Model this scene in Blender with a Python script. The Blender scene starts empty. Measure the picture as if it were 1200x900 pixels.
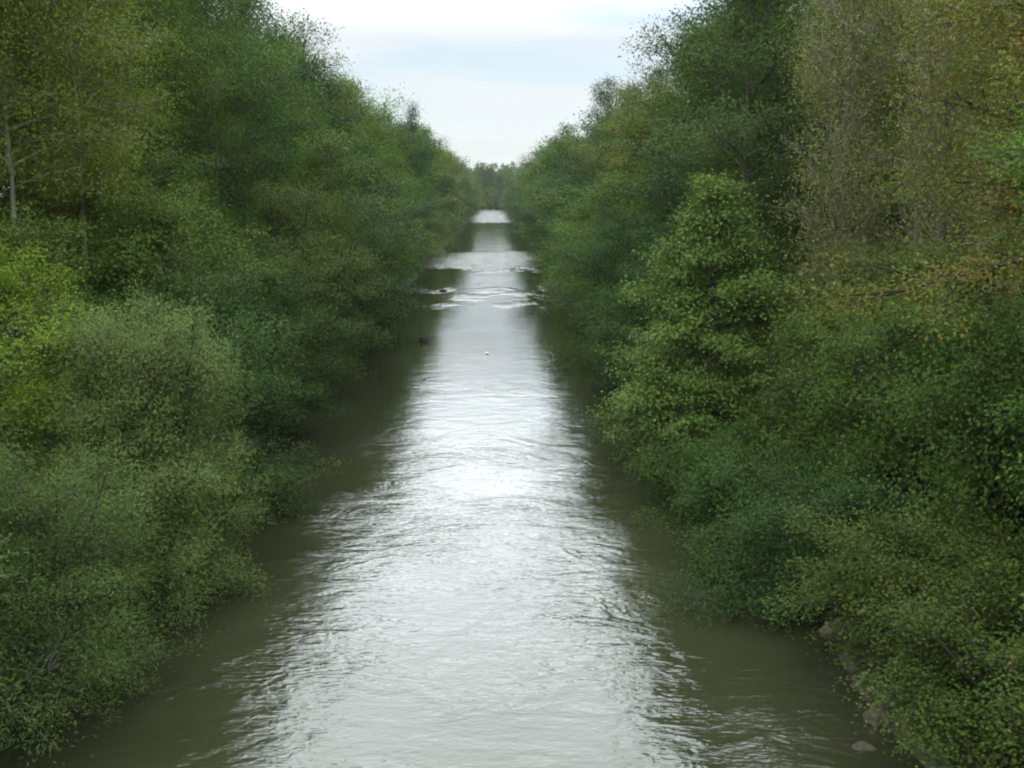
import bpy, math, random
import numpy as np

R = math.radians
sc = bpy.context.scene
COL = sc.collection

# ------------------------------------------------------------------ materials
def new_mat(name):
    m = bpy.data.materials.new(name)
    m.use_nodes = True
    nt = m.node_tree
    for n in list(nt.nodes):
        nt.nodes.remove(n)
    out = nt.nodes.new('ShaderNodeOutputMaterial')
    return m, nt, out

def N(nt, typ, **kw):
    n = nt.nodes.new(typ)
    for k, v in kw.items():
        setattr(n, k, v)
    return n

def ramp(nt, stops, interp='LINEAR'):
    r = nt.nodes.new('ShaderNodeValToRGB')
    r.color_ramp.interpolation = interp
    el = r.color_ramp.elements
    while len(el) < len(stops):
        el.new(0.5)
    for e, (p, c) in zip(el, stops):
        e.position = p
        e.color = (c[0], c[1], c[2], 1)
    return r

def math_n(nt, op, a=None, b=None, c=None):
    n = nt.nodes.new('ShaderNodeMath'); n.operation = op
    for i, v in enumerate((a, b, c)):
        if v is None: continue
        if isinstance(v, (int, float)): n.inputs[i].default_value = v
        else: nt.links.new(v, n.inputs[i])
    return n.outputs[0]

def leaf_material(name, spread=0.28, rough=0.5, trans=0.27, autumn=None, amount=0.1):
    """species colour comes from the object, every leaf varies round it by its own tint"""
    m, nt, out = new_mat(name)
    L = nt.links.new
    oi = N(nt, 'ShaderNodeObjectInfo')
    at = N(nt, 'ShaderNodeAttribute', attribute_name='tint')
    lo, hi = 1 - spread, 1 + spread
    rp = ramp(nt, [(0, (lo * .92, lo, lo * 1.05)), (0.5, (1, 1, 1)), (1, (hi * 1.1, hi, hi * .8))])
    L(at.outputs['Fac'], rp.inputs[0])
    mul = N(nt, 'ShaderNodeMix', data_type='RGBA', blend_type='MULTIPLY')
    mul.inputs[0].default_value = 1
    L(oi.outputs['Color'], mul.inputs[6]); L(rp.outputs[0], mul.inputs[7])
    col = mul.outputs[2]
    if autumn:
        a2 = N(nt, 'ShaderNodeAttribute', attribute_name='age')
        st = math_n(nt, 'GREATER_THAN', a2.outputs['Fac'], 1 - amount)
        mx = N(nt, 'ShaderNodeMix', data_type='RGBA')
        L(st, mx.inputs[0]); L(col, mx.inputs[6]); mx.inputs[7].default_value = (*autumn, 1)
        col = mx.outputs[2]
    bs = N(nt, 'ShaderNodeBsdfPrincipled')
    bs.inputs['Roughness'].default_value = rough
    bs.inputs['Specular IOR Level'].default_value = 0.12
    L(col, bs.inputs['Base Color'])
    tr = N(nt, 'ShaderNodeBsdfTranslucent')
    tc = N(nt, 'ShaderNodeMix', data_type='RGBA', blend_type='MULTIPLY')
    tc.inputs[0].default_value = 1
    L(col, tc.inputs[6]); tc.inputs[7].default_value = (1.25, 1.35, .6, 1)
    L(tc.outputs[2], tr.inputs['Color'])
    ms = N(nt, 'ShaderNodeMixShader'); ms.inputs[0].default_value = trans
    L(bs.outputs[0], ms.inputs[1]); L(tr.outputs[0], ms.inputs[2])
    L(ms.outputs[0], out.inputs['Surface'])
    return m

def bark_material(name, c0, c1, scale=6.0):
    m, nt, out = new_mat(name)
    L = nt.links.new
    tc = N(nt, 'ShaderNodeTexCoord')
    mp = N(nt, 'ShaderNodeMapping'); mp.inputs['Scale'].default_value = (1, 1, .25)
    L(tc.outputs['Object'], mp.inputs[0])
    nz = N(nt, 'ShaderNodeTexNoise'); nz.inputs['Scale'].default_value = scale; nz.inputs['Detail'].default_value = 6
    L(mp.outputs[0], nz.inputs['Vector'])
    rp = ramp(nt, [(.35, c0), (.7, c1)])
    L(nz.outputs[0], rp.inputs[0])
    bs = N(nt, 'ShaderNodeBsdfPrincipled'); bs.inputs['Roughness'].default_value = .9
    L(rp.outputs[0], bs.inputs['Base Color'])
    bp = N(nt, 'ShaderNodeBump'); bp.inputs['Strength'].default_value = .6; bp.inputs['Distance'].default_value = .02
    L(nz.outputs[0], bp.inputs['Height']); L(bp.outputs[0], bs.inputs['Normal'])
    L(bs.outputs[0], out.inputs['Surface'])
    return m

LEAF = leaf_material('leaf_green', autumn=(.13, .10, .03), amount=.015)
LEAF_W = leaf_material('leaf_willow', spread=.28, rough=.5, trans=.25)
LEAF_P = leaf_material('leaf_pale', spread=.36, rough=.45, trans=.27)
LEAF_A = leaf_material('leaf_autumn', spread=.35, autumn=(.15, .085, .022), amount=.3)
LEAF_B = leaf_material('leaf_bramble', spread=.38, autumn=(.14, .10, .035), amount=.09)
LEAF_T = leaf_material('leaf_thin', spread=.3, autumn=(.15, .13, .04), amount=.06)
BARK = bark_material('bark_grey', (.045, .038, .03), (.12, .105, .085))
BARK_P = bark_material('bark_pale', (.12, .11, .08), (.27, .255, .19), 4)
BARK_D = bark_material('bark_dark', (.02, .016, .012), (.06, .048, .036))

# ------------------------------------------------------------------ mesh helpers
def mesh_from(name, verts, quads, mats, midx=None, attrs=None, smooth=False):
    me = bpy.data.meshes.new(name)
    v = np.ascontiguousarray(verts, dtype=np.float32)
    q = np.ascontiguousarray(quads, dtype=np.int32)
    n = len(q)
    me.vertices.add(len(v)); me.vertices.foreach_set('co', v.ravel())
    me.loops.add(n * 4); me.loops.foreach_set('vertex_index', q.ravel())
    me.polygons.add(n)
    me.polygons.foreach_set('loop_start', np.arange(0, n * 4, 4, dtype=np.int32))
    me.polygons.foreach_set('loop_total', np.full(n, 4, dtype=np.int32))
    for m in mats:
        me.materials.append(m)
    if midx is not None:
        me.polygons.foreach_set('material_index', np.ascontiguousarray(midx, dtype=np.int32))
    me.update(calc_edges=True)
    for k, a in (attrs or {}).items():
        at = me.attributes.new(k, 'FLOAT', 'FACE')
        at.data.foreach_set('value', np.ascontiguousarray(a, dtype=np.float32))
    me.polygons.foreach_set('use_smooth', np.full(n, smooth, dtype=bool))
    return me

def nrm(a):
    return a / np.maximum(np.linalg.norm(a, axis=-1, keepdims=True), 1e-9)

class Tubes:
    def __init__(self):
        self.v, self.q, self.n = [], [], 0
    def add(self, pts, rad, sides=6):
        pts = np.asarray(pts, float); rad = np.asarray(rad, float)
        t = nrm(np.gradient(pts, axis=0))
        ref = np.array([.31, .95, .05]) if abs(t[0][1]) < .8 else np.array([.95, .31, .05])
        a = nrm(np.cross(t, ref)); b = np.cross(t, a)
        th = np.linspace(0, 2 * np.pi, sides, endpoint=False)
        ring = (pts[:, None, :] + rad[:, None, None] * (np.cos(th)[None, :, None] * a[:, None, :] + np.sin(th)[None, :, None] * b[:, None, :]))
        k = len(pts)
        self.v.append(ring.reshape(-1, 3))
        i = np.arange(k - 1)[:, None] * sides; j = np.arange(sides)[None, :]; j2 = (j + 1) % sides
        q = np.stack([i + j, i + j2, i + sides + j2, i + sides + j], -1).reshape(-1, 4) + self.n
        self.q.append(q); self.n += k * sides
    def arrays(self):
        return np.concatenate(self.v), np.concatenate(self.q)

def leaf_quads(rng, P, D, Nn, L, W, fold=.12):
    n = len(P)
    D = nrm(D)
    S = nrm(np.cross(D, Nn)); U = np.cross(S, D)
    l = (L * rng.uniform(.65, 1.25, n))[:, None]; w = (W * rng.uniform(.7, 1.2, n))[:, None]
    v = np.empty((n, 4, 3))
    v[:, 0] = P
    mid = P + D * l * rng.uniform(.38, .5, n)[:, None]
    v[:, 1] = mid + S * w * .5 + U * l * fold
    v[:, 2] = P + D * l - U * l * .08
    v[:, 3] = mid - S * w * .5 + U * l * fold
    q = np.arange(n * 4).reshape(n, 4)
    return v.reshape(-1, 3), q

# crown outlines: radius fraction for height fraction u in the crown
def prof_round(u): return np.sqrt(np.clip(1 - (2 * u - .85) ** 2 / 1.4, .05, 1))
def prof_cone(u): return np.clip(1.08 - u, .06, 1) ** .8 * np.clip(.58 + 2.2 * u, 0, 1)
def prof_egg(u): return np.clip(np.sin(np.pi * (u * .86 + .12)) ** .75, .08, 1)
def prof_col(u): return np.clip(np.sin(np.pi * (u * .9 + .08)) ** .5, .1, 1)
def prof_bush(u): return np.clip(np.sqrt(np.clip(1 - (u * .98) ** 2.2, .02, 1)), .1, 1)

def grow(seed, H, Rr, base=.2, prof=prof_egg, limbs=40, e0=15, e1=60, subs=7, clump=.45, per=22, sig=.22, flat=.6,
         L=.1, W=.065, droop=.25, up=.9, stems=1, spread=.3, trunk_r=.16, bend=.03, twigs=0, sag=.12, thin=0.0, sublen=.45,
         sides=6, irregular=.35, dome=.0, form=(.6, .32)):
    """trunk and limb tubes plus leaf sprays along every side branch"""
    rng = np.random.default_rng(seed)
    T = Tubes()
    C, O, TW = [], [], []
    trunks = []
    for s in range(stems):
        az = 2 * np.pi * (s + rng.uniform(0, .6)) / stems
        ln = spread * rng.uniform(.6, 1.2) if stems > 1 else 0
        k = 9
        u = np.linspace(0, 1, k)
        hh = H * (.97 if stems == 1 else rng.uniform(.75, .98))
        wob = np.cumsum(rng.normal(0, bend * H / k, (k, 2)), 0); wob[0] = 0
        px = np.cos(az) * ln * Rr * u ** 1.2 + wob[:, 0]
        py = np.sin(az) * ln * Rr * u ** 1.2 + wob[:, 1]
        pts = np.stack([px, py, hh * u - .25 * (u == 0)], 1)
        r = trunk_r * (1 - u) ** .8 + .012
        r[0] *= 1.35
        T.add(pts, r, sides + 2)
        trunks.append((pts, r))
    # lumpy outline: some bearings and heights carry longer limbs
    ph = rng.uniform(0, 6.28, 6)
    for k in range(limbs):
        pts, r = trunks[k % stems]
        u = ((k + rng.uniform(.2, .8)) / limbs)
        zf = base + (1 - base) * u * .96
        idx = zf * (len(pts) - 1); i0 = int(min(idx, len(pts) - 2)); fr = idx - i0
        st = pts[i0] * (1 - fr) + pts[i0 + 1] * fr
        rs = r[i0] * (1 - fr) + r[i0 + 1] * fr
        az = k * 2.39996 + rng.normal(0, .35)
        lump = 1 + irregular * (math.sin(az * 2 + ph[0] + 5 * u) * .5 + math.sin(az * 3 + ph[1] - 9 * u) * .35 + math.sin(az + ph[2] + 14 * u) * .4)
        reach = max(.3, Rr * float(prof(np.array(u))) * rng.uniform(.75, 1.12) * lump)
        e = R(e0 + (e1 - e0) * u + rng.normal(0, 8))
        t = np.linspace(0, 1, 6)
        hor = np.array([math.cos(az), math.sin(az), 0])
        side = np.array([-math.sin(az), math.cos(az), 0])
        cv = rng.normal(0, .12)
        lp = st + reach * (t[:, None] * hor * math.cos(e) * 1.0 + (t ** 2)[:, None] * side * cv)
        lp[:, 2] += reach * (math.sin(e) * t - sag * t ** 2.2)
        lr = np.linspace(min(rs * .6, .014 + reach * .011), .005, 6)
        T.add(lp, lr, max(4, sides - 1))
        # side branches
        m = max(2, int(subs * (reach / Rr) ** .6 + .5))
        tt = np.sort(rng.uniform(.22, 1.0, m))
        for b, tb in enumerate(tt):
            p0 = np.array([np.interp(tb, t, lp[:, a]) for a in range(3)])
            sgn = 1 if b % 2 else -1
            da = az + sgn * rng.uniform(.5, 1.25)
            if tb > .9: da = az + rng.normal(0, .3)
            ls = reach * sublen * (1.15 - .6 * tb) * rng.uniform(.6, 1.2) + .15
            de = e * .5 + dome + rng.normal(0.05, .33)
            d = np.array([math.cos(da) * math.cos(de), math.sin(da) * math.cos(de), math.sin(de)])
            ts = np.linspace(0, 1, 4)
            sp = p0 + ls * ts[:, None] * d
            sp[:, 2] -= sag * .8 * ls * ts ** 2
            T.add(sp, np.linspace(.3 * lr[0] + .004, .003, 4), 3)
            nc = max(1, int(ls / clump + rng.uniform(0, .9)))
            tc = np.linspace(.25, 1.02, nc) if nc > 1 else np.array([.8])
            cc = np.stack([np.interp(tc, ts, sp[:, a]) for a in range(3)], 1) + rng.normal(0, sig * .35, (nc, 3))
            keep = rng.random(nc) > thin
            C.append(cc[keep]); O.append(np.repeat(d[None], keep.sum(), 0))
            for w in range(twigs):
                tw = rng.uniform(.1, 1)
                q0 = np.array([np.interp(tw, ts, sp[:, a]) for a in range(3)])
                dd = nrm(d * .6 + rng.normal(0, .5, 3) + np.array([0, 0, .45]))
                lw = rng.uniform(.35, .9) * (.5 + ls * .5)
                TW.append((q0, q0 + dd * lw * .5 + rng.normal(0, .03, 3), q0 + dd * lw + np.array([0, 0, .05])))
    for a, b, c in TW:
        T.add(np.array([a, b, c]), np.array([.006, .004, .002]), 3)
    C = np.concatenate(C); O = np.concatenate(O)
    nC = len(C)
    cnt = np.maximum(1, (per * rng.uniform(.5, 1.5, nC)).astype(int))
    ci = np.repeat(np.arange(nC), cnt)
    n = len(ci)
    off = rng.normal(0, 1, (n, 3)) * np.array([sig, sig, sig * flat])
    P = C[ci] + off
    ctr = np.array([0, 0, H * .5])
    rad = nrm((P - ctr) * np.array([1, 1, .4]))
    D = O[ci] * .5 + nrm(off) * .5 + rng.normal(0, .5, (n, 3)); D[:, 2] -= droop
    Nn = rad * form[0] + rng.normal(0, form[1], (n, 3)); Nn[:, 2] += up
    lv, lq = leaf_quads(rng, P, D, Nn, L, W)
    ct = rng.uniform(0, 1, nC)
    tint = np.clip(.42 * rng.uniform(0, 1, n) + .58 * ct[ci], 0, 1)
    ca = rng.uniform(0, 1, nC)
    age = np.clip(rng.uniform(0, 1, n) * .4 + .6 * ca[ci], 0, 1)
    return T.arrays(), (lv, lq, tint, age)

PROTO = {}
def proto(key, leaf_mat, bark_mat, one=False, **kw):
    (tv, tq), (lv, lq, tint, age) = grow(**kw)
    if one:
        v = np.concatenate([tv, lv]); q = np.concatenate([tq, lq + len(tv)])
        mi = np.concatenate([np.zeros(len(tq)), np.ones(len(lq))])
        z = np.zeros(len(tq))
        PROTO[key] = (None, mesh_from(key, v, q, [bark_mat, leaf_mat], mi, {'tint': np.concatenate([z, tint]), 'age': np.concatenate([z, age])}))
    else:
        PROTO[key] = (mesh_from(key + '_trunk', tv, tq, [bark_mat], smooth=True),
                      mesh_from(key + '_crown', lv, lq, [leaf_mat], None, {'tint': tint, 'age': age}))
    print(key, len(lq), 'leaves', len(tq), 'bark')

def tag(o, label=None, cat=None, group=None, kind=None):
    if label: o['label'] = label
    if cat: o['category'] = cat
    if group: o['group'] = group
    if kind: o['kind'] = kind

def plant(key, name, x, y, rot=0, s=1.0, sz=None, color=(.05, .08, .02), label='', cat='tree', group=None, z=None, lean=(0, 0)):
    trunk_me, crown_me = PROTO[key]
    z = ground_z(x, y) if z is None else z
    sz = s if sz is None else sz
    if trunk_me is None:
        o = bpy.data.objects.new(name, crown_me)
        o.color = (color[0] * 1.22, color[1] * 1.24, color[2], 1)
        COL.objects.link(o)
    else:
        o = bpy.data.objects.new(name, None)
        o.empty_display_size = .3
        COL.objects.link(o)
        t = bpy.data.objects.new('trunk', trunk_me); t.parent = o; COL.objects.link(t)
        c = bpy.data.objects.new('crown', crown_me); c.parent = o; c.color = (color[0] * 1.22, color[1] * 1.24, color[2], 1); COL.objects.link(c)
    o.location = (x, y, z - .05)
    o.rotation_euler = (lean[0], lean[1], rot)
    o.scale = (s, s, sz)
    tag(o, label, cat, group)
    return o

# ------------------------------------------------------------------ river and terrain
def centre(y):
    y = np.asarray(y, float)
    return -.8 + .25 * np.sin(y / 37.0) - np.where(y > 540, ((y - 540) / 20.0) ** 2 * .8, 0)
HALF = 7.9
def bank_profile(d):
    """height above the water for distance d outside the waterline"""
    d = np.asarray(d, float)
    out = np.where(d < 0, np.maximum(-1.4, d * .55), 0)
    out = np.where((d >= 0) & (d < 5), 2.3 * (1 - (1 - np.clip(d, 0, 5) / 5) ** 1.8), out)
    out = np.where(d >= 5, 2.3 + .9 * np.clip((d - 5) / 8, 0, 1), out)
    return out
def edge(y, side):
    return HALF + .35 * np.sin(y / 4.7 + side) + .25 * np.sin(y / 2.1 + 2 * side)
def ground_z(x, y):
    c = float(centre(y)); s = 1 if x > c else -1
    return float(bank_profile(abs(x - c) - edge(y, s)))

def build_terrain():
    ys = np.concatenate([np.arange(-60, 90, 1.0), np.arange(90, 300, 4.0), np.arange(300, 760, 10.0), [800, 900, 1100, 1500, 2200, 3500]])
    ds = np.concatenate([[-7, -4, -2, -1, -.4], np.arange(0, 6, .5), [6, 7.5, 9, 11, 14, 18, 24, 40, 80, 200, 600, 1500, 3500]])
    offs = np.concatenate([-(ds[::-1]), [0], ds])
    X, Y, Z = [], [], []
    for y in ys:
        yy = min(y, 800)
        c = float(centre(yy))
        for k, o in enumerate(offs):
            s = -1 if k < len(ds) else 1
            if k == len(ds):
                X.append(c); Y.append(y); Z.append(-1.5); continue
            d = ds[len(ds) - 1 - k] if s < 0 else ds[k - len(ds) - 1]
            e = float(edge(yy, s))
            X.append(c + s * max(.2, e + d)); Y.append(y)
            Z.append(float(bank_profile(d)) + (.12 * math.sin(y * 1.3 + d * 2.1) * math.sin(y * .37 + d) if 0 < d < 30 else 0))
    nx = len(offs); ny = len(ys)
    v = np.stack([X, Y, Z], 1)
    i = np.arange(ny - 1)[:, None] * nx; j = np.arange(nx - 1)[None, :]
    q = np.stack([i + j, i + j + 1, i + nx + j + 1, i + nx + j], -1).reshape(-1, 4)
    m, nt, out = new_mat('earth')
    L = nt.links.new
    tc = N(nt, 'ShaderNodeTexCoord')
    nz = N(nt, 'ShaderNodeTexNoise'); nz.inputs['Scale'].default_value = 1.7; nz.inputs['Detail'].default_value = 9
    L(tc.outputs['Object'], nz.inputs['Vector'])
    rp = ramp(nt, [(.35, (.022, .018, .012)), (.55, (.035, .034, .016)), (.75, (.035, .05, .016))])
    L(nz.outputs[0], rp.inputs[0])
    bs = N(nt, 'ShaderNodeBsdfPrincipled'); bs.inputs['Roughness'].default_value = .95
    L(rp.outputs[0], bs.inputs['Base Color'])
    bp = N(nt, 'ShaderNodeBump'); bp.inputs['Distance'].default_value = .15
    L(nz.outputs[0], bp.inputs['Height']); L(bp.outputs[0], bs.inputs['Normal'])
    L(bs.outputs[0], out.inputs['Surface'])
    o = bpy.data.objects.new('ground', mesh_from('ground', v, q, [m], smooth=True)); COL.objects.link(o)
    tag(o, 'earth banks and level land on both sides of the river', 'ground', kind='structure')

def water_material():
    m, nt, out = new_mat('river_water')
    L = nt.links.new
    tc = N(nt, 'ShaderNodeTexCoord')
    ob = tc.outputs['Object']
    sep = N(nt, 'ShaderNodeSeparateXYZ'); L(ob, sep.inputs[0])
    X, Y = sep.outputs[0], sep.outputs[1]
    def noise(scale, vec, detail=3, rough=.5, dist=0.0):
        n = N(nt, 'ShaderNodeTexNoise')
        n.inputs['Scale'].default_value = scale; n.inputs['Detail'].default_value = detail
        n.inputs['Roughness'].default_value = rough; n.inputs['Distortion'].default_value = dist
        L(vec, n.inputs['Vector']); return n.outputs[0]
    def mapped(sx, sy, rot=0):
        mp = N(nt, 'ShaderNodeMapping'); mp.inputs['Scale'].default_value = (sx, sy, 1); mp.inputs['Rotation'].default_value = (0, 0, R(rot))
        L(ob, mp.inputs[0]); return mp.outputs[0]
    # where the current breaks into rougher water
    def band(y0, y1, soft):
        a = N(nt, 'ShaderNodeMapRange', interpolation_type='SMOOTHSTEP'); L(Yw, a.inputs[0])
        a.inputs[1].default_value = y0 - soft; a.inputs[2].default_value = y0 + soft
        b = N(nt, 'ShaderNodeMapRange', interpolation_type='SMOOTHSTEP'); L(Yw, b.inputs[0])
        b.inputs[1].default_value = y1 - soft; b.inputs[2].default_value = y1 + soft
        b.inputs[3].default_value = 1; b.inputs[4].default_value = 0
        return math_n(nt, 'MULTIPLY', a.outputs[0], b.outputs[0])
    wob = noise(.22, mapped(1, .25), 4, .6, 1.0)
    Yw = math_n(nt, 'ADD', Y, math_n(nt, 'MULTIPLY', math_n(nt, 'SUBTRACT', wob, .5), 44))
    r1 = band(132, 170, 3)
    r2 = band(88, 106, 5)
    r3 = band(340, 590, 8)
    patch = noise(.16, mapped(1, .8), 3, .55)
    pr = N(nt, 'ShaderNodeMapRange', interpolation_type='SMOOTHSTEP'); L(patch, pr.inputs[0])
    pr.inputs[1].default_value = .4; pr.inputs[2].default_value = .68
    pr2 = N(nt, 'ShaderNodeMapRange', interpolation_type='SMOOTHSTEP'); L(noise(.5, mapped(.5, .35, 8), 4, .6), pr2.inputs[0])
    pr2.inputs[1].default_value = .46; pr2.inputs[2].default_value = .62
    near = N(nt, 'ShaderNodeMapRange', interpolation_type='SMOOTHSTEP'); L(Y, near.inputs[0])
    near.inputs[1].default_value = 22; near.inputs[2].default_value = 60; near.inputs[3].default_value = 1; near.inputs[4].default_value = .12
    rough = math_n(nt, 'ADD', math_n(nt, 'MULTIPLY', pr.outputs[0], near.outputs[0]),
                   math_n(nt, 'ADD', math_n(nt, 'MULTIPLY', r1, 4), math_n(nt, 'ADD', math_n(nt, 'MULTIPLY', math_n(nt, 'MULTIPLY', r2, pr2.outputs[0]), 1.7), math_n(nt, 'MULTIPLY', r3, 3.5))))
    calm = N(nt, 'ShaderNodeMapRange', interpolation_type='SMOOTHSTEP'); L(Y, calm.inputs[0])
    calm.inputs[1].default_value = 20; calm.inputs[2].default_value = 62; calm.inputs[3].default_value = .40; calm.inputs[4].default_value = .10
    amp = math_n(nt, 'ADD', math_n(nt, 'MULTIPLY', rough, .7), calm.outputs[0])
    # ripples: short crests across the stream, finer wavelets, slow swirls
    def ridge(v):
        return math_n(nt, 'SUBTRACT', 1.0, math_n(nt, 'ABSOLUTE', math_n(nt, 'SUBTRACT', math_n(nt, 'MULTIPLY', v, 2.0), 1.0)))
    w1 = ridge(noise(1.0, mapped(1.1, 2.6, 5), 2, .5, .5))
    w2 = ridge(noise(1.0, mapped(3.0, 6.6, -9), 2, .5, .5))
    w3 = noise(.45, mapped(1, 1.3, 15), 2, .5, 2.2)
    w4 = noise(1.0, mapped(7, 12, 12), 1, .5, .2)
    h = math_n(nt, 'ADD', math_n(nt, 'MULTIPLY', w1, .018), math_n(nt, 'ADD', math_n(nt, 'MULTIPLY', w2, .0135), math_n(nt, 'MULTIPLY', w3, .07)))
    h = math_n(nt, 'ADD', h, math_n(nt, 'MULTIPLY', w4, .006))
    h = math_n(nt, 'MULTIPLY', h, amp)
    bp = N(nt, 'ShaderNodeBump'); bp.inputs['Strength'].default_value = 1.0; bp.inputs['Distance'].default_value = 1.0
    L(h, bp.inputs['Height'])
    # broken white water on the far shallows
    fo = noise(1.0, mapped(.5, .9), 5, .7)
    fs = N(nt, 'ShaderNodeMapRange', interpolation_type='SMOOTHSTEP'); L(fo, fs.inputs[0])
    fs.inputs[1].default_value = .5; fs.inputs[2].default_value = .62
    f1 = band(136, 158, 2.5)
    f3 = band(370, 580, 10)
    foam = math_n(nt, 'MULTIPLY', fs.outputs[0], math_n(nt, 'MAXIMUM', math_n(nt, 'MULTIPLY', f1, .4), math_n(nt, 'MULTIPLY', f3, .6)))
    silt = noise(.12, ob, 4, .6)
    rp = ramp(nt, [(.3, (.022, .027, .012)), (.7, (.034, .038, .018))])
    L(silt, rp.inputs[0])
    mx = N(nt, 'ShaderNodeMix', data_type='RGBA'); L(foam, mx.inputs[0]); L(rp.outputs[0], mx.inputs[6]); mx.inputs[7].default_value = (.75, .77, .78, 1)
    bs = N(nt, 'ShaderNodeBsdfPrincipled')
    L(mx.outputs[2], bs.inputs['Base Color'])
    bs.inputs['IOR'].default_value = 1.62
    bs.inputs['Roughness'].default_value = .02
    L(bp.outputs[0], bs.inputs['Normal'])
    L(bs.outputs[0], out.inputs['Surface'])
    return m

def build_water():
    ys = np.concatenate([np.arange(-60, 560, 10.0), np.arange(560, 801, 4.0)])
    v, q = [], []
    for k, y in enumerate(ys):
        c = float(centre(y))
        v += [(c - 10.5, y, 0), (c + 10.5, y, 0)]
        if k: q.append((2 * k - 2, 2 * k - 1, 2 * k + 1, 2 * k))
    o = bpy.data.objects.new('river', mesh_from('river', np.array(v), np.array(q), [water_material()], smooth=True)); COL.objects.link(o)
    tag(o, 'straight muddy green river reflecting the pale sky', 'river', kind='structure')

# ------------------------------------------------------------------ plant kinds
def build_protos():
    # near kinds, leaf by leaf
    for k, sd in enumerate((11, 12)):
        proto(f'willow{k}', LEAF_W, BARK_D, seed=sd, H=6.5, Rr=2.5, base=.07, prof=prof_bush, limbs=100, e0=24, e1=72, subs=10, clump=.24, per=34, sig=.16,
              flat=.9, L=.085, W=.02, droop=.15, up=.5, stems=6, spread=.55, trunk_r=.04, sag=.16, sublen=.42, irregular=.3)
    proto('willow2', LEAF_W, BARK_D, seed=13, H=7.0, Rr=2.3, base=.03, prof=prof_bush, limbs=150, e0=22, e1=74, subs=10, clump=.24, per=44, sig=.16,
          flat=.9, L=.095, W=.025, droop=.05, up=.6, stems=7, spread=.5, trunk_r=.035, sag=.12, sublen=.4, irregular=.12)
    for k, sd in enumerate((21, 22, 23)):
        proto(f'alder{k}', LEAF, BARK_D, seed=sd, H=7.5, Rr=2.9, base=.04, prof=prof_egg, limbs=46, e0=2, e1=58, subs=15, clump=.28, per=26, sig=.19,
              flat=.55, L=.078, W=.06, droop=.3, up=1.0, stems=3, spread=.3, trunk_r=.07, sag=.14, irregular=.45, sublen=.52, dome=.2)
    for k, sd in enumerate((31, 32, 33)):
        proto(f'shrub{k}', LEAF_B if k != 1 else LEAF, BARK_D, seed=sd, H=2.8, Rr=2.1, base=.02, prof=prof_bush, limbs=42, e0=8, e1=60, subs=11, clump=.22, per=28, sig=.16,
              flat=.8, L=.07, W=.052, droop=.25, up=1.0, stems=7, spread=.7, trunk_r=.025, sag=.25, irregular=.4, dome=.2)
    proto('maple', LEAF_P, BARK, seed=41, H=10.2, Rr=3.6, base=.1, prof=prof_cone, limbs=84, e0=-10, e1=58, subs=15, clump=.32, per=24, sig=.22,
          flat=.5, L=.11, W=.09, droop=.35, up=1.1, trunk_r=.12, sag=.12, irregular=.15, sublen=.5, dome=.15)
    for k, (sd, pf) in enumerate(((51, prof_egg), (52, prof_round), (53, prof_col))):
        proto(f'tall{k}', LEAF, BARK, seed=sd, H=19, Rr=4.3, base=.16, prof=pf, limbs=52, e0=8, e1=64, subs=17, clump=.5, per=26, sig=.33,
              flat=.6, L=.125, W=.085, droop=.3, up=.95, trunk_r=.15, sag=.1, irregular=.5, sublen=.52, dome=.25, form=(.85, .22))
    for k, sd in enumerate((61, 62)):
        proto(f'birch{k}', LEAF_T, BARK_P, seed=sd, H=19, Rr=3.6, base=.36, prof=prof_egg, limbs=54, e0=25, e1=70, subs=16, clump=.45, per=32, sig=.33,
              flat=.9, L=.09, W=.062, droop=.4, up=.8, trunk_r=.09, twigs=1, sag=.15, irregular=.4)
    for k, sd in enumerate((71, 72)):
        proto(f'bare{k}', LEAF_T, BARK_P, seed=sd, H=18, Rr=2.9, base=.12, prof=prof_egg, limbs=120, e0=52, e1=78, subs=10, clump=.45, per=20, sig=.34,
              flat=1.0, L=.085, W=.055, droop=.3, up=.6, trunk_r=.065, twigs=4, sag=.02, thin=.1, irregular=.35)
    proto('oak', LEAF_A, BARK_D, seed=81, H=12.5, Rr=4.6, base=.4, prof=prof_round, limbs=60, e0=5, e1=50, subs=15, clump=.36, per=36, sig=.26,
          flat=.6, L=.095, W=.055, droop=.2, up=.9, trunk_r=.17, twigs=1, sag=.05, thin=.12, irregular=.5)
    proto('ash', LEAF, BARK_D, seed=91, H=11.5, Rr=3.4, base=.55, prof=prof_egg, limbs=36, e0=5, e1=50, subs=12, clump=.34, per=30, sig=.2,
          flat=.4, L=.10, W=.045, droop=.45, up=1.1, trunk_r=.15, sag=.15, thin=.15, irregular=.5)
    # further kinds
    for k, (sd, pf, rr) in enumerate(((101, prof_egg, 4.2), (102, prof_round, 4.4), (103, prof_col, 3.4), (104, prof_cone, 4.0), (105, prof_egg, 3.6))):
        proto(f'mid{k}', LEAF, BARK, seed=sd, H=18, Rr=rr, base=.06 if k != 2 else .12, prof=pf, limbs=44, e0=6, e1=64, subs=14, clump=.7, per=24, sig=.42,
              flat=.65, L=.18, W=.125, droop=.3, up=.95, trunk_r=.15, sag=.1, irregular=.55, sides=5, sublen=.54, dome=.25, form=(.95, .2))
    proto('wispy', LEAF_T, BARK, seed=111, H=20, Rr=3.6, base=.3, prof=prof_egg, limbs=60, e0=25, e1=60, subs=7, clump=.9, per=9, sig=.4,
          flat=.6, L=.22, W=.14, droop=.3, up=.9, trunk_r=.16, twigs=1, sag=.1, thin=.25, irregular=.6, sides=5)
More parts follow.
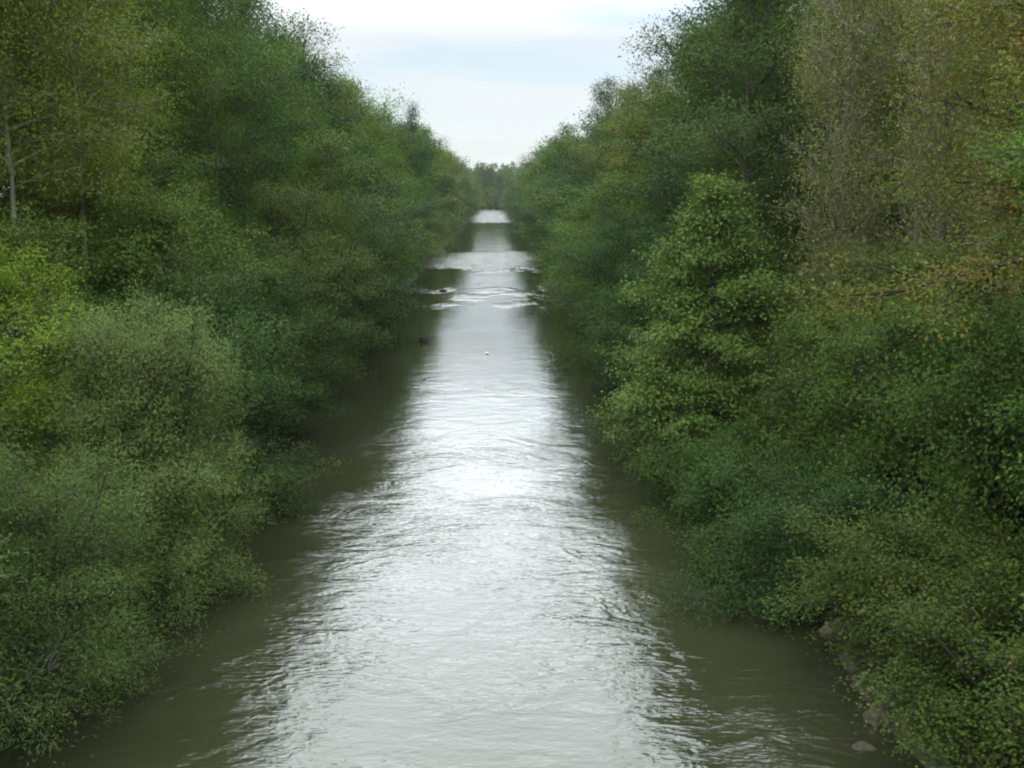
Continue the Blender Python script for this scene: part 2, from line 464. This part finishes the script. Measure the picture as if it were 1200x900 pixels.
    proto('poplar', LEAF, BARK, seed=112, H=22, Rr=2.3, base=.12, prof=prof_cone, limbs=90, e0=58, e1=80, subs=9, clump=.7, per=22, sig=.42,
          flat=1.2, L=.2, W=.14, droop=.1, up=.7, trunk_r=.2, sag=0, irregular=.45, sides=5)
    for k, (sd, pf) in enumerate(((121, prof_egg), (122, prof_round), (123, prof_col))):
        proto(f'far{k}', LEAF, BARK, one=True, seed=sd, H=20, Rr=4.6, base=.04, prof=pf, limbs=36, e0=5, e1=64, subs=10, clump=1.2, per=16, sig=.65,
              flat=.7, L=.4, W=.28, droop=.3, up=.95, trunk_r=.18, sag=.1, irregular=.55, sides=4, sublen=.54, dome=.25, form=(.95, .2))

GREEN = (.050, .085, .016)
DARK = (.030, .060, .016)
OLIVE = (.095, .115, .022)
YELLOW = (.095, .145, .016)
GREY = (.058, .092, .028)
PALE = (.072, .118, .030)
TAN = (.17, .185, .07)
BRIGHT = (.055, .11, .018)

def near_plants():
    P = plant
    # ---------------- left bank, waterline
    P('willow0', 'willow_bush', -9.3, 14.2, .3, 1.15, 1.0, (.042, .073, .022), 'large grey-green willow bush filling the bottom left corner over the water', 'bush', 'willow bushes on the left bank')
    P('willow1', 'willow_bush', -8.1, 18.5, 1.9, 1.0, .82, GREY, 'grey-green willow bush between the bottom left corner bush and the round pale-topped willow', 'bush', 'willow bushes on the left bank')
    P('willow2', 'willow_bush', -7.7, 23.6, 4.0, 1.0, 1.0, (.088, .125, .046), 'rounded willow bush with pale yellowish tips leaning over the left waterline', 'bush', 'willow bushes on the left bank')
    P('willow0', 'willow_bush', -11.4, 19.6, 2.6, 1.0, .95, (.064, .1, .042), 'silvery willow bush at the left edge in front of the yellow-green shrub', 'bush', 'willow bushes on the left bank')
    P('alder1', 'alder_bush', -11.9, 24.5, .5, 1.0, .85, YELLOW, 'bright yellow-green leafy shrub behind the willows at the left edge', 'bush')
    P('alder0', 'alder_tree', -8.1, 30.8, 1.2, 1.05, 1.0, (.031, .064, .017), 'green alder with drooping skirts just behind the round pale-topped willow', 'tree', 'alders at the left waterline')
    P('alder2', 'alder_tree', -10.6, 35.5, 2.0, 1.15, 1.3, GREEN, 'taller alder rising behind the drooping left bank alder', 'tree', 'alders at the left waterline')
    P('alder1', 'alder_tree', -8.6, 41, 3.6, 1.0, 1.05, DARK, 'small dark alder in the recess past the drooping left bank alder', 'tree', 'alders at the left waterline')
    P('alder0', 'alder_tree', -9.0, 48.5, 5.1, 1.15, 1.3, (.058, .08, .022), 'olive green alder reaching towards the water before the dark upright one', 'tree', 'alders at the left waterline')
    P('alder2', 'alder_tree', -8.4, 56, .2, 1.2, 1.4, DARK, 'dark green alder with dense skirts near the dark rocks in the river', 'tree', 'alders at the left waterline')
    # left bank, second row
    P('alder2', 'hazel_tree', -13.6, 29.5, 4.2, 1.1, 1.0, (.062, .092, .022), 'mid green hazel above the yellow-green shrub at the left', 'tree', 'hazels on the left bank')
    P('alder0', 'hazel_tree', -14.2, 37.5, 2.9, 1.2, 1.15, OLIVE, 'olive brownish hazel under the pale-trunked birches', 'tree', 'hazels on the left bank')
    P('tall2', 'broadleaf_tree', -13.6, 44.5, .8, .8, .85, GREEN, 'dense mid green tree right of the pale-trunked birches', 'tree')
    P('tall0', 'broadleaf_tree', -13.2, 53, 2.2, .9, .93, (.042, .08, .02), 'broad fresh green tree below the wispy left skyline', 'tree')
    # left bank, tall back row
    P('birch0', 'birch_tree', -14.3, 33.5, .4, 1.0, 1.0, (.125, .158, .03), 'yellow-olive birch with paired pale trunks showing in a dark gap', 'tree', 'birches on the upper left slope')
    P('birch1', 'birch_tree', -13.3, 36.0, 1.4, .95, .97, (.118, .15, .03), 'yellow-olive birch, its pale trunk just right of the other pale trunk', 'tree', 'birches on the upper left slope')
    P('birch1', 'birch_tree', -15.7, 30.0, 3.3, 1.0, 1.05, (.13, .162, .03), 'yellow-olive birch with thin pale stems at the upper left edge', 'tree', 'birches on the upper left slope')
    P('tall1', 'broadleaf_tree', -19.5, 38, 1.1, 1.05, 1.05, OLIVE, 'tall olive tree behind the upper left birches', 'tree')
    P('tall0', 'broadleaf_tree', -17.5, 46, 4.4, 1.0, 1.08, (.06, .08, .022), 'tall dull green tree at the top edge right of the birches', 'tree')
    P('tall2', 'broadleaf_tree', -21, 52, 2.4, 1.2, 1.15, DARK, 'tall dark tree behind the top edge of the left slope', 'tree')
    P('tall1', 'broadleaf_tree', -17, 58, 5.2, 1.0, 1.1, (.05, .075, .022), 'tall rounded tree whose leafy top meets the sky at the upper left', 'tree')
    P('tall0', 'broadleaf_tree', -22, 28, .1, 1.1, 1.0, OLIVE, 'olive tree filling the far upper left edge behind the thin stems', 'tree')

    # ---------------- right bank, waterline
    g = 'low shrubs on the right bank'
    P('shrub0', 'bramble_bush', 7.9, 15.4, .4, 1.0, .75, (.038, .06, .013), 'yellowing bramble bush in the bottom right corner', 'bush', g)
    P('shrub2', 'bramble_bush', 7.9, 18.6, 1.7, 1.0, .8, (.042, .064, .013), 'bramble bush with yellow and brown leaves above the speckled waterside rock', 'bush', g)
    P('shrub1', 'dogwood_bush', 7.2, 22.6, 2.9, 1.05, 1.0, (.026, .056, .016), 'dark green shrub hanging over the tan rock at the waterline', 'bush', g)
    P('shrub1', 'dogwood_bush', 6.8, 26.4, 4.2, 1.1, 1.05, (.032, .066, .016), 'rounded green shrub overhanging the water left of the tan rock', 'bush', g)
    P('shrub0', 'bramble_bush', 6.4, 30.2, 5.3, 1.05, 1.0, (.036, .07, .017), 'low shrub reaching out over the water under the broad pale-leaved maple', 'bush', g)
    P('shrub2', 'dogwood_bush', 10.4, 15.8, 3.1, 1.25, 1.35, (.05, .095, .018), 'bright green shrub at the right edge above the corner bramble', 'bush', g)
    P('shrub1', 'dogwood_bush', 10.6, 20.6, .9, 1.3, 1.5, (.045, .08, .018), 'mid green shrub on the slope above the yellow and brown bramble', 'bush', g)
    P('shrub0', 'bramble_bush', 10.2, 25.2, 2.2, 1.3, 1.5, (.046, .082, .018), 'green shrub on the slope above the tan rock', 'bush', g)
    P('shrub2', 'dogwood_bush', 9.8, 29.8, 3.9, 1.3, 1.4, (.05, .085, .02), 'olive green shrub on the slope right of the broad pale-leaved maple', 'bush', g)
    P('maple', 'maple_tree', 6.9, 35, 1.0, 1.0, 1.0, PALE, 'broad conical maple with pale-backed leaves leaning over the right waterline', 'tree')
    P('alder2', 'alder_tree', 6.9,42.5, 2.3, 1.0, 1.05, DARK, 'dark alder just behind the broad pale-leaved maple', 'tree', 'alders at the right waterline')
    P('alder0', 'alder_tree', 6.3, 49.5, .7, 1.05, 1.15, (.034, .07, .022), 'deep green alder left of the broad pale-leaved maple', 'tree', 'alders at the right waterline')
    P('alder1', 'alder_tree', 6.6, 57, 4.0, 1.15, 1.3, DARK, 'dark green alder standing beyond the deep green one on the right', 'tree', 'alders at the right waterline')
    # right bank, second row
    P('alder0', 'hazel_tree', 12.2, 22.5, 5.0, 1.0, .72, (.055, .108, .017), 'leafy hazel below the orange-tinted oak', 'tree', 'hazels on the right bank')
    P('alder1', 'hazel_tree', 12.0, 28.2, .9, 1.05, .8, (.055, .085, .02), 'olive hazel in the middle of the right slope', 'tree', 'hazels on the right bank')
    P('alder2', 'hazel_tree', 11.6, 34.2, 2.7, 1.0, .85, (.065, .085, .025), 'dull olive hazel right of the maple top', 'tree', 'hazels on the right bank')
    P('alder1', 'hazel_tree', 11.4, 16.5, 1.6, .95, .7, (.048, .1, .018), 'bright green hazel at the right edge under the ash branch', 'tree', 'hazels on the right bank')
    P('oak', 'oak_tree', 12.2, 20.2, .6, 1.0, 1.0, (.085, .1, .02), 'oak with orange-brown tinted leaves and bare dark branches at the upper right edge', 'tree')
    P('ash', 'ash_tree', 10.0, 15.0, 2.0, .95, .84, BRIGHT, 'ash with bright green leaf sprays reaching in from the right edge', 'tree')
    # right bank, tall back row
    P('tall2', 'broadleaf_tree', 10.6, 46.5, 1.3, .95, 1.02, (.04, .07, .02), 'tall upright dark green tree cutting the sky above the pale-leaved maple', 'tree')
    P('tall1', 'broadleaf_tree', 12.9, 54, 3.8, .88, .86, GREEN, 'tall green tree just left of the upright dark one against the sky', 'tree')
    g = 'thin twiggy trees on the upper right'
    P('bare0', 'birch_tree', 12.6, 40, .5, 1.0, 1.0, TAN, 'thin brown twiggy birch right of the tall upright dark green tree', 'tree', g)
    P('bare1', 'birch_tree', 14.6, 36.5, 2.2, 1.0, 1.02, TAN, 'thin brown twiggy birch with sky showing between its upper twigs', 'tree', g)
    P('bare0', 'birch_tree', 15.2, 31.5, 3.9, 1.0, .98, (.17, .18, .078), 'greyish twiggy birch left of the orange-tinted oak', 'tree', g)
    P('bare1', 'birch_tree', 16.2, 27, 5.2, 1.0, 1.0, (.165, .17, .075), 'greyish twiggy birch behind the orange-tinted oak', 'tree', g)
    P('birch0', 'birch_tree', 16.0, 41.5, 4.8, 1.0, .95, (.125, .15, .04), 'leafier olive birch behind the thin brown twiggy ones', 'tree', g)
    P('bare0', 'birch_tree', 18.8, 33, 1.2, 1.1, 1.1, TAN, 'tallest twiggy birch at the back of the upper right slope', 'tree', g)
    P('birch1', 'birch_tree', 18.5, 24, 2.9, 1.0, .95, (.085, .085, .03), 'olive birch in the upper right corner behind the oak', 'tree', g)
    P('bare1', 'birch_tree', 20.5, 28.5, .3, 1.15, .95, (.1, .11, .04), 'olive twiggy birch at the back right, partly hidden by the oak', 'tree', g)
    P('tall2', 'broadleaf_tree', 23, 38, 2.0, 1.1, .9, OLIVE, 'dense olive tree far back behind the twiggy birches on the upper right', 'tree')
    P('tall1', 'broadleaf_tree', 22, 22, 1.0, 1.1, .95, OLIVE, 'olive tree at the far right edge behind the oak', 'tree')
    P('tall0', 'broadleaf_tree', 17.0, 50, .4, 1.0, .98, (.06, .078, .024), 'dull green tree behind the brown twiggy birches', 'tree')

def rows():
    rnd = random.Random(5)
    tints = [GREEN, (.022, .048, .018), (.055, .092, .022), (.085, .108, .022), (.036, .07, .022), (.075, .092, .032), (.07, .118, .018), (.026, .055, .02)]
    spec = {-1: 'left', 1: 'right'}
    for side in (-1, 1):
        w = spec[side]
        for row, (d0, h0, h1, start) in enumerate(((.5, .34, .62, 62), (4.2, .6, .88, 61), (8.5, .82, 1.06, 66), (14, .85, 1.08, 64))):
            y = start + rnd.uniform(0, 2)
            while y < 640:
                if row == 3 and y > 200: break
                d = d0 + rnd.uniform(-.6, 1.0)
                c = float(centre(y))
                x = c + side * (HALF + d)
                far = y > 170
                s = rnd.uniform(h0, h1) * (rnd.choice((.8, .92, 1, 1, 1.1)) if row > 1 else 1) * (.9 if side > 0 and y < 130 else 1)
                col = rnd.choice(tints)
                j = rnd.uniform(.85, 1.15)
                col = (col[0] * j * rnd.uniform(.76, .98), col[1] * j * .92, col[2] * j * .86)
                zone = 'near the two dark rocks' if y < 150 else ('beyond the first white riffle' if y < 330 else 'at the distant end of the river')
                what = ('low waterside tree', 'mid-height second row tree', 'tall skyline tree', 'tall rear tree')[row]
                label = f'{what} on the {w} bank {zone}'
                grp = f'{("waterside", "second row", "skyline", "rear")[row]} trees on the {w} bank {zone}'
                key = f'far{rnd.randrange(3)}' if far else f'mid{rnd.randrange(5)}'
                H = 20 if far else 18
                sz = s * 20.0 / H
                sx = (.86, .95, 1.0, 1.1)[row] * rnd.uniform(.85, 1.15)
                if row == 0: sx *= .95
                plant(key, 'riverside_tree', x, y, rnd.uniform(0, 6.28), sx, sz, col, label, 'tree', grp)
                y += max(5.2 + row * .5, y / 12) * rnd.uniform(.8, 1.2)
    for side in (-1, 1):
        for k in range(9):
            y = 16 + 7.2 * k + rnd.uniform(-1, 1)
            plant(f'mid{rnd.randrange(5)}', 'riverside_tree', side * (25 + rnd.uniform(-1.5, 3)), y, rnd.uniform(0, 6.28), 1.25, 1.0 if side < 0 else .86, rnd.choice((OLIVE, GREEN, (.07, .09, .022))),
                  f'olive tree in the line far back behind the other near trees on the {spec[side]} bank', 'tree', f'back line of trees on the {spec[side]} bank')
    plant('wispy', 'aspen_tree', -14.4, 86, .4, 1.0, 1.02, (.04, .06, .022), 'wispy windswept tree standing out on the left skyline', 'tree')
    plant('poplar', 'poplar_tree', -12.2, 160, .9, 1.1, .92, (.035, .055, .024), 'slim pointed poplar standing out on the left skyline', 'tree')
    plant('wispy', 'aspen_tree', 12.6, 87, 2.4, 1.0, .85, (.05, .068, .03), 'airy tree with loose leaves on the right skyline beside the tall upright tree', 'tree')
    plant('wispy', 'aspen_tree', 12.0, 118, 5.0, .9, .86, (.05, .066, .03), 'airy tree with thin top further along the right skyline', 'tree')

def far_wood():
    """the wood that closes the river in the distance"""
    rng = np.random.default_rng(77)
    n = 14000
    # crowns as leaf clumps over many stems
    stems = np.stack([rng.uniform(-110, 120, 260), rng.uniform(640, 700, 260)], 1)
    keep = np.abs(stems[:, 0] - centre(stems[:, 1])) > 9
    stems = stems[keep]
    yb = np.arange(548, 720, 2.2)
    bend = np.stack([centre(yb) + 9.5 + rng.uniform(-.5, 3, len(yb)), yb], 1)
    low = len(stems)
    stems = np.concatenate([stems, bend])
    T = Tubes(); P = []
    for k, (sx, sy) in enumerate(stems):
        h = rng.uniform(17, 23) if k < low else rng.uniform(5, 12)
        z0 = 3 if k < low else .3
        T.add(np.array([(sx, sy, z0 - .5), (sx + rng.normal(0, .3), sy, z0 + h * .5), (sx, sy, z0 + h * .95)]), np.array([.3, .2, .03]), 5)
        m = 260
        u = rng.uniform(.04, 1, m); r = (5.0 if k < low else 3.2) * np.sin(np.pi * (u * .8 + .16)) ** .7 * rng.uniform(.3, 1, m) ** .5
        a = rng.uniform(0, 6.28, m)
        P.append(np.stack([sx + r * np.cos(a), sy + r * np.sin(a), z0 + h * u], 1))
    P = np.concatenate(P); P = np.repeat(P, 3, 0) + rng.normal(0, .45, (len(P) * 3, 3))
    n = len(P)
    D = rng.normal(0, 1, (n, 3)); D[:, 2] -= .3
    Nn = rng.normal(0, .5, (n, 3)); Nn[:, 2] += 1
    lv, lq = leaf_quads(rng, P, D, Nn, 1.0, .7)
    tv, tq = T.arrays()
    v = np.concatenate([tv, lv]); q = np.concatenate([tq, lq + len(tv)])
    z = np.zeros(len(tq))
    me = mesh_from('woods', v, q, [BARK, LEAF], np.concatenate([z, np.ones(n)]), {'tint': np.concatenate([z, rng.uniform(0, 1, n)]), 'age': np.concatenate([z, rng.uniform(0, .9, n)])})
    o = bpy.data.objects.new('woods', me); o.color = (.085, .125, .036, 1); COL.objects.link(o)
    tag(o, 'distant wood closing the end of the river', 'woods', kind='stuff')

def ground_cover():
    """nettles, ivy and grass on the near banks"""
    rng = np.random.default_rng(9)
    for side in (-1, 1):
        n = 70000
        y = 8 + 90 * rng.uniform(0, 1, n) ** 1.5
        d = rng.uniform(.05, 13, n)
        c = centre(y); e = edge(y, side)
        x = c + side * (e + d)
        clump = .5 + .5 * np.sin(x * 1.9 + y * .7) * np.sin(y * 1.3 - x * .8)
        z = bank_profile(d) + rng.uniform(0, 1, n) ** 1.4 * (.15 + .75 * clump)
        P = np.stack([x, y, z], 1)
        D = rng.normal(0, 1, (n, 3)); D[:, 2] -= .2
        Nn = rng.normal(0, .5, (n, 3)); Nn[:, 2] += 1; Nn[:, 0] -= side * .4
        lv, lq = leaf_quads(rng, P, D, Nn, .15, .08)
        me = mesh_from('undergrowth', lv, lq, [LEAF_B], None, {'tint': rng.uniform(0, 1, n), 'age': rng.uniform(0, .9, n)})
        o = bpy.data.objects.new('undergrowth', me); o.color = (.042, .07, .018, 1); COL.objects.link(o)
        tag(o, 'low leafy undergrowth covering the ' + ('left' if side < 0 else 'right') + ' bank', 'undergrowth', kind='stuff')

def rock_mesh(seed, sx, sy, sz, mat):
    import bmesh
    rng = random.Random(seed)
    bm = bmesh.new()
    bmesh.ops.create_icosphere(bm, subdivisions=4, radius=1)
    from mathutils import noise, Vector
    o = Vector((seed * 3.1, seed * 1.7, 0))
    for v in bm.verts:
        p = v.co.copy()
        k = 1 + .38 * noise.noise(p * 1.1 + o) + .16 * noise.noise(p * 2.7 + o) + .05 * noise.noise(p * 7 + o)
        # planed faces
        q = p * k
        for dr in ((.8, .3, .5), (-.6, .5, .6), (.1, -.9, .4), (0, .2, 1)):
            dv = Vector(dr).normalized()
            t = q.dot(dv)
            if t > .78: q -= dv * (t - .78) * .75
        v.co = Vector((q.x * sx, q.y * sy, q.z * sz))
    me = bpy.data.meshes.new('rock'); bm.to_mesh(me); bm.free()
    me.materials.append(mat)
    for p in me.polygons: p.use_smooth = True
    return me

def stone_material(name, c0, c1, c2):
    m, nt, out = new_mat(name)
    L = nt.links.new
    tc = N(nt, 'ShaderNodeTexCoord')
    nz = N(nt, 'ShaderNodeTexNoise'); nz.inputs['Scale'].default_value = 7; nz.inputs['Detail'].default_value = 10; nz.inputs['Roughness'].default_value = .65
    L(tc.outputs['Object'], nz.inputs['Vector'])
    rp = ramp(nt, [(.36, c0), (.52, c1), (.66, c2)])
    L(nz.outputs[0], rp.inputs[0])
    bs = N(nt, 'ShaderNodeBsdfPrincipled'); bs.inputs['Roughness'].default_value = .85
    L(rp.outputs[0], bs.inputs['Base Color'])
    bp = N(nt, 'ShaderNodeBump'); bp.inputs['Strength'].default_value = .8; bp.inputs['Distance'].default_value = .05
    L(nz.outputs[0], bp.inputs['Height']); L(bp.outputs[0], bs.inputs['Normal'])
    L(bs.outputs[0], out.inputs['Surface'])
    return m

def rocks_and_birds():
    tan = stone_material('tan_stone', (.022, .02, .012), (.065, .055, .032), (.13, .108, .065))
    dark = stone_material('dark_stone', (.010, .009, .008), (.022, .018, .015), (.04, .033, .028))
    for nm, mat, seed, loc, dim, lab in (
        ('rock', tan, 3, (6.8, 20.7, .33), (.32, .28, .22), 'tan rock at the right waterline under the overhanging dark shrub'),
        ('rock', tan, 5, (6.6, 17.6, .08), (.22, .22, .23), 'speckled rock standing in the water below the brown-leaved bramble'),
        ('rock', tan, 8, (6.85, 19.5, .08), (.24, .24, .11), 'flat tan stone between the two larger rocks at the right waterline'),
        ('rock', tan, 12, (6.05, 16.7, -.02), (.2, .15, .09), 'small low stone breaking the water by the bottom right bramble'),
        ('boulder', dark, 21, (-4.35, 66.8, .06), (.36, .3, .3), 'dark blocky rock standing in the river on the left, nearer one'),
        ('boulder', dark, 24, (-4.75, 101, .03), (.34, .3, .24), 'dark rock standing in the river on the left, farther one'),
    ):
        o = bpy.data.objects.new(nm, rock_mesh(seed, *dim, mat)); o.location = loc; COL.objects.link(o)
        tag(o, lab, 'rock')
    # birds: one body each, wings and tail grown from the same mesh
    import bmesh
    def bird(name, loc, size, col, label, wings, rz):
        m, nt, out = new_mat(name + '_plumage')
        bs = N(nt, 'ShaderNodeBsdfPrincipled'); bs.inputs['Base Color'].default_value = (*col, 1); bs.inputs['Roughness'].default_value = .8
        nt.links.new(bs.outputs[0], out.inputs['Surface'])
        T = Tubes()
        T.add([(0, -.5, .02), (0, -.3, 0), (0, 0, 0), (0, .22, .06), (0, .32, .16), (0, .42, .19), (0, .5, .17), (0, .6, .155)], [.02, .09, .16, .13, .075, .08, .05, .008], 10)
        for s in (-1, 1):
            if wings:
                pts = [(s * .05, .08, .08), (s * .4, .14, .26), (s * .75, .02, .22), (s * 1.1, -.18, .1)]
                T.add(pts, [.1, .1, .075, .01], 8)
            else:
                pts = [(s * .1, .16, .06), (s * .15, -.1, .07), (s * .1, -.4, .06), (s * .03, -.62, .07)]
                T.add(pts, [.03, .09, .06, .01], 8)
        v, q = T.arrays()
        o = bpy.data.objects.new(name, mesh_from(name, v * size, q, [m], smooth=True)); o.location = loc; o.rotation_euler = (0, 0, rz); COL.objects.link(o)
        tag(o, label, 'bird')
    bird('water_bird', (-.45, 61.5, .03), .3, (.9, .9, .9), 'tiny white bird sitting on the bright middle of the river', False, .7)
    bird('flying_bird', (8.85, 80, 18.4), .24, (.05, .05, .06), 'tiny dark bird flying in the sky beside the right treetops', True, 1.1)

def haze():
    import bmesh
    bm = bmesh.new()
    x0, x1, y0, y1, z0, z1 = -3600, 3600, -70, 3600, -3.0, 34
    vs = [bm.verts.new(p) for p in ((x0, y0, z0), (x1, y0, z0), (x1, y1, z0), (x0, y1, z0), (x0, y0, z1), (x1, y0, z1), (x1, y1, z1), (x0, y1, z1))]
    for f in ((3, 2, 1, 0), (4, 5, 6, 7), (0, 1, 5, 4), (1, 2, 6, 5), (2, 3, 7, 6), (3, 0, 4, 7)):
        bm.faces.new([vs[i] for i in f])
    me = bpy.data.meshes.new('haze'); bm.to_mesh(me); bm.free()
    m, nt, out = new_mat('haze_air')
    pv = N(nt, 'ShaderNodeVolumePrincipled')
    pv.inputs['Color'].default_value = (.82, .9, 1, 1)
    pv.inputs['Density'].default_value = .00007
    nt.links.new(pv.outputs[0], out.inputs['Volume'])
    me.materials.append(m)
    o = bpy.data.objects.new('haze', me); COL.objects.link(o)
    tag(o, 'thin pale haze in the air over the river', 'haze', kind='stuff')

# ------------------------------------------------------------------ light, sky, camera
SUN_EL, SUN_AZ = 52, 205          # azimuth clockwise from the view direction (+Y)
def sky():
    w = bpy.data.worlds.new('World'); sc.world = w; w.use_nodes = True
    nt = w.node_tree
    for n in list(nt.nodes): nt.nodes.remove(n)
    L = nt.links.new
    out = N(nt, 'ShaderNodeOutputWorld'); bg = N(nt, 'ShaderNodeBackground'); bg.inputs['Strength'].default_value = .1
    st = N(nt, 'ShaderNodeTexSky', sky_type='NISHITA'); st.sun_disc = False
    st.sun_elevation = R(SUN_EL); st.sun_rotation = R(SUN_AZ)
    tc = N(nt, 'ShaderNodeTexCoord')
    sep = N(nt, 'ShaderNodeSeparateXYZ'); L(tc.outputs['Generated'], sep.inputs[0])
    z = math_n(nt, 'MAXIMUM', sep.outputs[2], 0.0)
    zz = math_n(nt, 'ADD', z, .10)
    cx = math_n(nt, 'DIVIDE', sep.outputs[0], zz); cy = math_n(nt, 'DIVIDE', sep.outputs[1], zz)
    cb = N(nt, 'ShaderNodeCombineXYZ'); L(cx, cb.inputs[0]); L(cy, cb.inputs[1])
    mp = N(nt, 'ShaderNodeMapping'); mp.inputs['Scale'].default_value = (.55, 1.0, 1); mp.inputs['Location'].default_value = (3.1, 1.7, 0)
    L(cb.outputs[0], mp.inputs[0])
    nz = N(nt, 'ShaderNodeTexNoise'); nz.inputs['Scale'].default_value = 1.3; nz.inputs['Detail'].default_value = 8; nz.inputs['Roughness'].default_value = .5; nz.inputs['Distortion'].default_value = .3
    L(mp.outputs[0], nz.inputs['Vector'])
    cov = N(nt, 'ShaderNodeMapRange', interpolation_type='SMOOTHSTEP'); L(nz.outputs[0], cov.inputs[0])
    cov.inputs[1].default_value = .36; cov.inputs[2].default_value = .62; cov.inputs[3].default_value = .45; cov.inputs[4].default_value = 1.0
    # cloud deck: brighter overhead than at the horizon, as an overcast sky is
    br = N(nt, 'ShaderNodeMapRange', interpolation_type='SMOOTHSTEP'); L(z, br.inputs[0])
    br.inputs[1].default_value = .13; br.inputs[2].default_value = .25; br.inputs[3].default_value = 6.2; br.inputs[4].default_value = 34
    # unseen upper deck brightened ahead for water reflections, dimmed behind for foliage contrast
    fw = N(nt, 'ShaderNodeMapRange', interpolation_type='SMOOTHSTEP'); L(sep.outputs[1], fw.inputs[0])
    fw.inputs[1].default_value = -.3; fw.inputs[2].default_value = .75; fw.inputs[3].default_value = 19; fw.inputs[4].default_value = 31
    L(fw.outputs[0], br.inputs[4])
    thick = N(nt, 'ShaderNodeMapRange', interpolation_type='SMOOTHSTEP'); L(z, thick.inputs[0])
    thick.inputs[1].default_value = .13; thick.inputs[2].default_value = .25; thick.inputs[3].default_value = 0; thick.inputs[4].default_value = .85
    low = N(nt, 'ShaderNodeMapRange', interpolation_type='SMOOTHSTEP'); L(z, low.inputs[0])
    low.inputs[1].default_value = .0; low.inputs[2].default_value = .09; low.inputs[3].default_value = .92; low.inputs[4].default_value = .4
    hi = N(nt, 'ShaderNodeMapRange', interpolation_type='SMOOTHSTEP'); L(z, hi.inputs[0])
    hi.inputs[1].default_value = .27; hi.inputs[2].default_value = .5; hi.inputs[3].default_value = 1; hi.inputs[4].default_value = .98
    covm = math_n(nt, 'MAXIMUM', math_n(nt, 'MAXIMUM', cov.outputs[0], low.outputs[0]), thick.outputs[0])
    deck = math_n(nt, 'MULTIPLY', br.outputs[0], hi.outputs[0])
    cc = N(nt, 'ShaderNodeMix', data_type='RGBA', blend_type='MULTIPLY'); cc.inputs[0].default_value = 1
    cc.inputs[6].default_value = (.93, .99, 1.02, 1); 
    cbr = N(nt, 'ShaderNodeCombineColor'); 
    for i in range(3): L(deck, cbr.inputs[i])
    L(cbr.outputs[0], cc.inputs[7])
    mx = N(nt, 'ShaderNodeMix', data_type='RGBA'); L(covm, mx.inputs[0]); L(st.outputs[0], mx.inputs[6]); L(cc.outputs[2], mx.inputs[7])
    L(mx.outputs[2], bg.inputs['Color']); L(bg.outputs[0], out.inputs['Surface'])
    sd = bpy.data.lights.new('sun', 'SUN'); sd.energy = .8; sd.angle = R(20); sd.color = (1, .96, .9)
    so = bpy.data.objects.new('sun', sd); COL.objects.link(so)
    from mathutils import Vector
    d = Vector((math.sin(R(SUN_AZ)) * math.cos(R(SUN_EL)), math.cos(R(SUN_AZ)) * math.cos(R(SUN_EL)), math.sin(R(SUN_EL))))
    so.rotation_euler = d.to_track_quat('Z', 'Y').to_euler()
    so.location = (0, 0, 60)

def camera():
    cd = bpy.data.cameras.new('camera'); cd.sensor_width = 36; cd.lens = 38.6; cd.clip_end = 9000; cd.clip_start = .1
    co = bpy.data.objects.new('camera', cd); COL.objects.link(co)
    co.location = (0, 0, 9); co.rotation_euler = (R(90 - 9.9), 0, R(-.9))
    sc.camera = co

build_terrain(); build_water(); build_protos()
near_plants(); rows(); far_wood(); ground_cover(); rocks_and_birds()
haze(); sky(); camera()

sc.view_settings.view_transform = 'Standard'; sc.view_settings.look = 'None'
sc.view_settings.exposure = .62; sc.view_settings.gamma = 1; sc.view_settings.use_curve_mapping = False
cy = sc.cycles
cy.max_bounces = 6; cy.diffuse_bounces = 2; cy.glossy_bounces = 3; cy.transmission_bounces = 4; cy.volume_bounces = 0; cy.transparent_max_bounces = 4
cy.caustics_reflective = False; cy.caustics_refractive = False
cy.sample_clamp_indirect = 4
cy.use_denoising = True
cy.filter_width = 2.1
